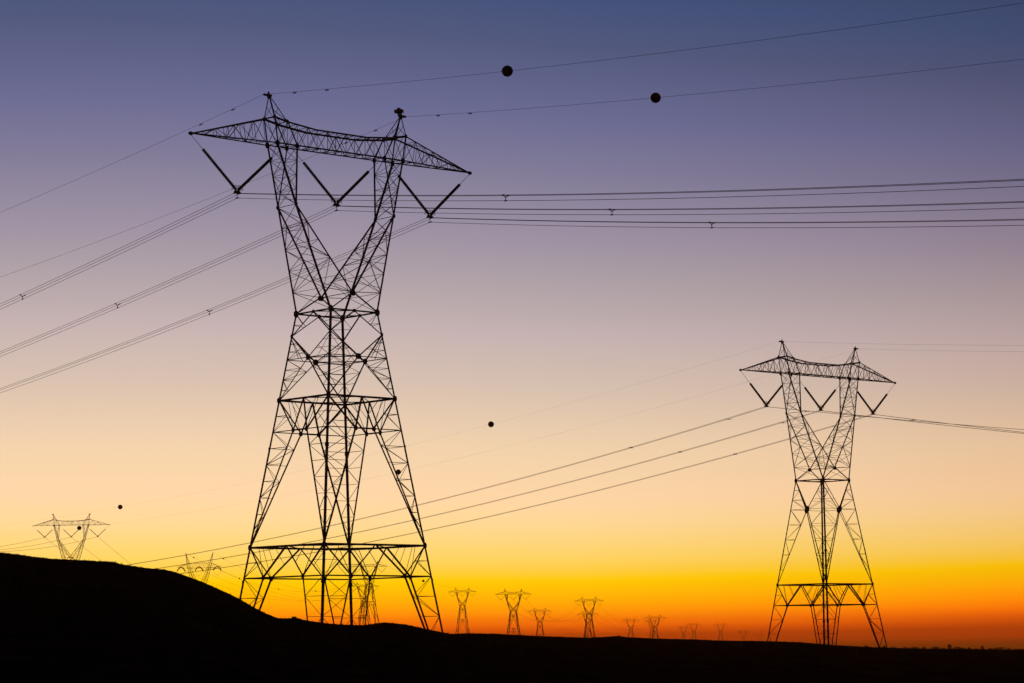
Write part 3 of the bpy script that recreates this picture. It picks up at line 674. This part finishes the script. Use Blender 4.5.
# ------------------------------------------------------------------ ground
CREST = [(-60, 553), (0, 552.4), (15, 554), (33, 556.6), (51, 558.7), (84, 560.2), (112, 561.7), (122, 564.3), (145, 567.8), (165, 569.6), (175, 572), (188, 576.5), (203, 582),
         (223, 591), (239, 598.6), (254, 607.4), (266, 613.4), (278, 618.2), (291, 618.2), (294, 617.3), (306, 620.4), (324, 623), (347, 625), (366, 625), (375, 623.4), (385, 622.3),
         (405, 624.3), (428, 629.4), (443, 632.5), (452, 633.9), (468, 633.3), (494, 633.7), (507, 634.4), (537, 636), (589, 637.7), (603, 637), (617, 636), (630, 637.4), (661, 638.7),
         (696, 639.4), (719, 640.5), (766, 641.1), (800, 642.2), (832, 645), (866, 646.9), (892, 648), (930, 648.8), (980, 649.4), (1024, 650), (1090, 651)]
def interp(tab, x):
    if x <= tab[0][0]: return tab[0][1]
    for (a, b), (c, d) in zip(tab, tab[1:]):
        if x <= c: return b + (d - b)*(x - a)/(c - a)
    return tab[-1][1]
DIST = [(-200, 150), (230, 150), (300, 155), (440, 168), (520, 205), (640, 255), (1200, 265)]
from mathutils import noise as mn
def tan_az(px): r = ray(px, 640); return r.x
AZS = [(tan_az(x), y, interp(DIST, x)) for x, y in CREST]
CZ = []
for x, y in CREST:
    r = ray(x, y); D = interp(DIST, x); CZ.append((math.atan(r.x), r.z * D / math.sqrt(1 + r.x*r.x)))
CD = [(math.atan(tan_az(x)), d) for x, d in DIST]
sites = [(p.x, p.y, p.z) for p, _ in FARP] + [(an.location.x, an.location.y, an.location.z)]
def sm(t): t = max(0, min(1, t)); return t*t*(3 - 2*t)
def ground_z(az, r):
    D = interp(CD, az); cz = interp(CZ, az)
    if abs(az) > R(14):                            # away from the view the ridge dies out slowly
        k = sm((abs(az) - R(14)) / R(50)); cz = cz*(1 - k) + (-2.2)*k
    rough = 0.10*mn.noise(Vector((az*r*.25, r*.25, 0))) + 0.05*mn.noise(Vector((az*r*.9, r*.9, 5)))
    if r <= D:
        t = r / D; base = -1.7 - 1.3*math.sin(math.pi*min(1, t*1.15))**2 if t < .87 else -1.7
        z = -1.75 + (cz + 1.75) * sm((t - .15) / .85)
        lim = cz * t - .012*(D - r)                  # never poke above the line of sight to the crest
        z = min(z, lim + 0.0) if r > 20 else z
        return z + rough*min(1, r/40)*min(1, (D - r)/12)
    far = -7.0 - 16.0*sm((r - 500)/4500)
    if r > 700:
        X, Y = math.sin(az)*r, math.cos(az)*r; sw = sz = 0
        for a, b, c in sites:
            q = 1/((a - X)**2 + (b - Y)**2 + 200**2); q *= q; sw += q; sz += q*min(c + 1.0, 4)
        k0 = 1/(900.0**2)**2
        far = (sz + far*k0)/(sw + k0)
    far = min(far - 30*sm((r - 3000)/9000) - .0085*max(0, r - 5000), max(cz, -40)/D*r - 1.0 - .0025*r*sm((r-3000)/2000))
    z = cz + (far - cz)*sm((r - D)/62) if r < D + 62 else far
    if r > 420: z += 2.0*mn.noise(Vector((math.sin(az)*r*.004, math.cos(az)*r*.004, 2)))*min(1, (r - 420)/300)
    return z
az = []
a = -math.pi
while a < math.pi - 1e-6:
    az.append(a); a += R(.035) if -R(12.3) < a < R(12.3) else (R(.5) if abs(a) < R(30) else R(3))
rows = [0.5, 4, 10, 20, 30, 42, 55, 68, 80, 92, 104] + [112 + 5*i for i in range(34)] + [290 + 14*i for i in range(14)] + [500*1.19**i for i in range(20)]
rows = [r for r in rows if r < 9000] + [9000]
v, f = [], []
na = len(az)
for r in rows:
    for a in az: v.append((math.sin(a)*r, math.cos(a)*r, ground_z(a, r)))
for i in range(len(rows)-1):
    for j in range(na):
        k = (j+1) % na; f.append((i*na + j, i*na + k, (i+1)*na + k, (i+1)*na + j))
f.append(tuple(range(na)))
# put the crest exactly on the mesh: pull the nearest row onto the crest distance
for j, a in enumerate(az):
    D = interp(CD, a); i = min(range(len(rows)), key=lambda q: abs(rows[q] - D))
    v[i*na + j] = (math.sin(a)*D, math.cos(a)*D, ground_z(a, D) + .03*mn.noise(Vector((a*900, 0, 0))) + .02*mn.noise(Vector((a*2600, 3, 0))))
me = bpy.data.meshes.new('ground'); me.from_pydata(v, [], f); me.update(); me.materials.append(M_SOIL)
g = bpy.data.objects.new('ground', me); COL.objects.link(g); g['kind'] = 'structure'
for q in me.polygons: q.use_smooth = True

# ------------------------------------------------------------------ scrub
def shrub_mesh(rs, h, wdt, n):
    m = MB(); rr = random.Random(rs)
    for k in range(11):
        a = rr.random()*6.283; q = rr.random(); m.bar((0, 0, -.1), (math.cos(a)*wdt*.5*q, math.sin(a)*wdt*.5*q, h*rr.uniform(.6, 1.25)*(1 - .5*q)), .02)
    for k in range(n):
        a = rr.random()*6.283; q = rr.random()**.55; z = h*(.06 + .94*rr.random()**.8)
        wz = wdt*.5*(1 - .55*(z/h)**2)
        c = Vector((math.cos(a)*q*wz, math.sin(a)*q*wz, z)); u = Vector((rr.gauss(0, 1), rr.gauss(0, 1), rr.gauss(0, 1))).normalized(); w_ = u.orthogonal().normalized()
        l = rr.uniform(.03, .07)*(.6 + .8*h)
        m.add([c - u*l, c + w_*l*.45, c + u*l, c - w_*l*.45], [(0, 1, 2, 3)])
    return m
SHR = [(949.5, .50, .62, 200, 'largest bush on the right skyline'), (957, .26, 1.1, 200, 'low spreading bush touching the largest one on the right skyline'), (914, .20, 1.3, 180, 'low bush left of the largest bush on the right skyline'),
       (935, .24, 1.5, 260, 'wide low bush between two others on the right skyline'), (982, .36, .6, 120, 'upright small bush right of the largest bush on the right skyline'), (1000, .26, 1.9, 330, 'wide flat bush near the right edge of the skyline'),
       (1017, .15, 1.1, 120, 'lowest bush at the right edge of the skyline'), (294, .09, .45, 90, 'small tuft at the foot of the left hill slope'), (112, .07, .4, 80, 'tiny tuft on the flat top of the left hill'), (618, .09, .7, 80, 'tiny tuft on the crest in the middle of the picture')]
for k, (px, h, wd, n, lb) in enumerate(SHR):
    a = math.atan(tan_az(px)); D = interp(CD, a) + 1
    o = shrub_mesh(k + 11, h, wd, n).build('shrub', M_SCRUB, None, (math.sin(a)*D, math.cos(a)*D, interp(CZ, a) - .04))
    tag(o, lb, 'bush', 'desert bushes along the crest')
TUFT = 'tiny low bush on the right skyline, one of many'
first = None
for k, px in enumerate((866, 884, 893, 905, 924, 943, 963, 969, 976, 990, 1009, 1022)):
    a = math.atan(tan_az(px)); D = interp(CD, a) + 1.5; kk = k % 3
    if k < 3: o = shrub_mesh(40 + k, (.16, .20, .13)[k], (.7, .5, 1.0)[k], 90).build('shrub', M_SCRUB); first = (first or []) + [o]
    else: o = first[kk].copy(); COL.objects.link(o); o.rotation_euler = (0, 0, k*1.3)
    o.location = (math.sin(a)*D, math.cos(a)*D, interp(CZ, a) - .04); tag(o, TUFT, 'bush', 'tiny bushes on the right skyline')
m = MB(); rr = random.Random(5)
for k in range(5200):
    a = R(rr.uniform(-12.2, 12.2)); D = interp(CD, a); r = D + rr.choice((rr.gauss(0, 3), rr.uniform(-70, 4)))
    z = ground_z(a, r) - .03; c = Vector((math.sin(a)*r, math.cos(a)*r, z)); hh = rr.uniform(.04, .13)*(1.6 if rr.random() < .06 else 1)
    for b in range(4):
        t = rr.random()*6.283; e = c + Vector((math.cos(t)*hh*.7, math.sin(t)*hh*.7, hh*rr.uniform(.5, 1))); w_ = Vector((math.sin(t), -math.cos(t), 0))*.02
        m.add([c - w_, c + w_, e], [(0, 1, 2)])
o = m.build('dry_grass', M_SCRUB); tag(o, 'short dry tufts scattered over the dark crest', 'grass', None, 'stuff')

# ------------------------------------------------------------------ haze
HAZE = 0.0001
if HAZE > 0:
    m = bpy.data.materials.new('haze'); m.use_nodes = True; t = m.node_tree; t.nodes.clear()
    ou = nd(t, 'ShaderNodeOutputMaterial'); pv = nd(t, 'ShaderNodeVolumePrincipled')
    pv.inputs['Color'].default_value = (1.0, .36, .05, 1); pv.inputs['Density'].default_value = HAZE; pv.inputs['Anisotropy'].default_value = .85
    t.links.new(pv.outputs[0], ou.inputs['Volume'])
    zs = [q[2] for q in v]; z0 = min(zs) - 1.0
    bm_ = MB(); x0, x1, y0, y1, z1 = -9050, 9050, -9050, 9050, 66
    bm_.add([(x0, y0, z0), (x1, y0, z0), (x1, y1, z0), (x0, y1, z0), (x0, y0, z1), (x1, y0, z1), (x1, y1, z1), (x0, y1, z1)],
            [(3, 2, 1, 0), (4, 5, 6, 7), (0, 1, 5, 4), (1, 2, 6, 5), (2, 3, 7, 6), (3, 0, 4, 7)])
    h = bm_.build('haze', m); h['kind'] = 'stuff'
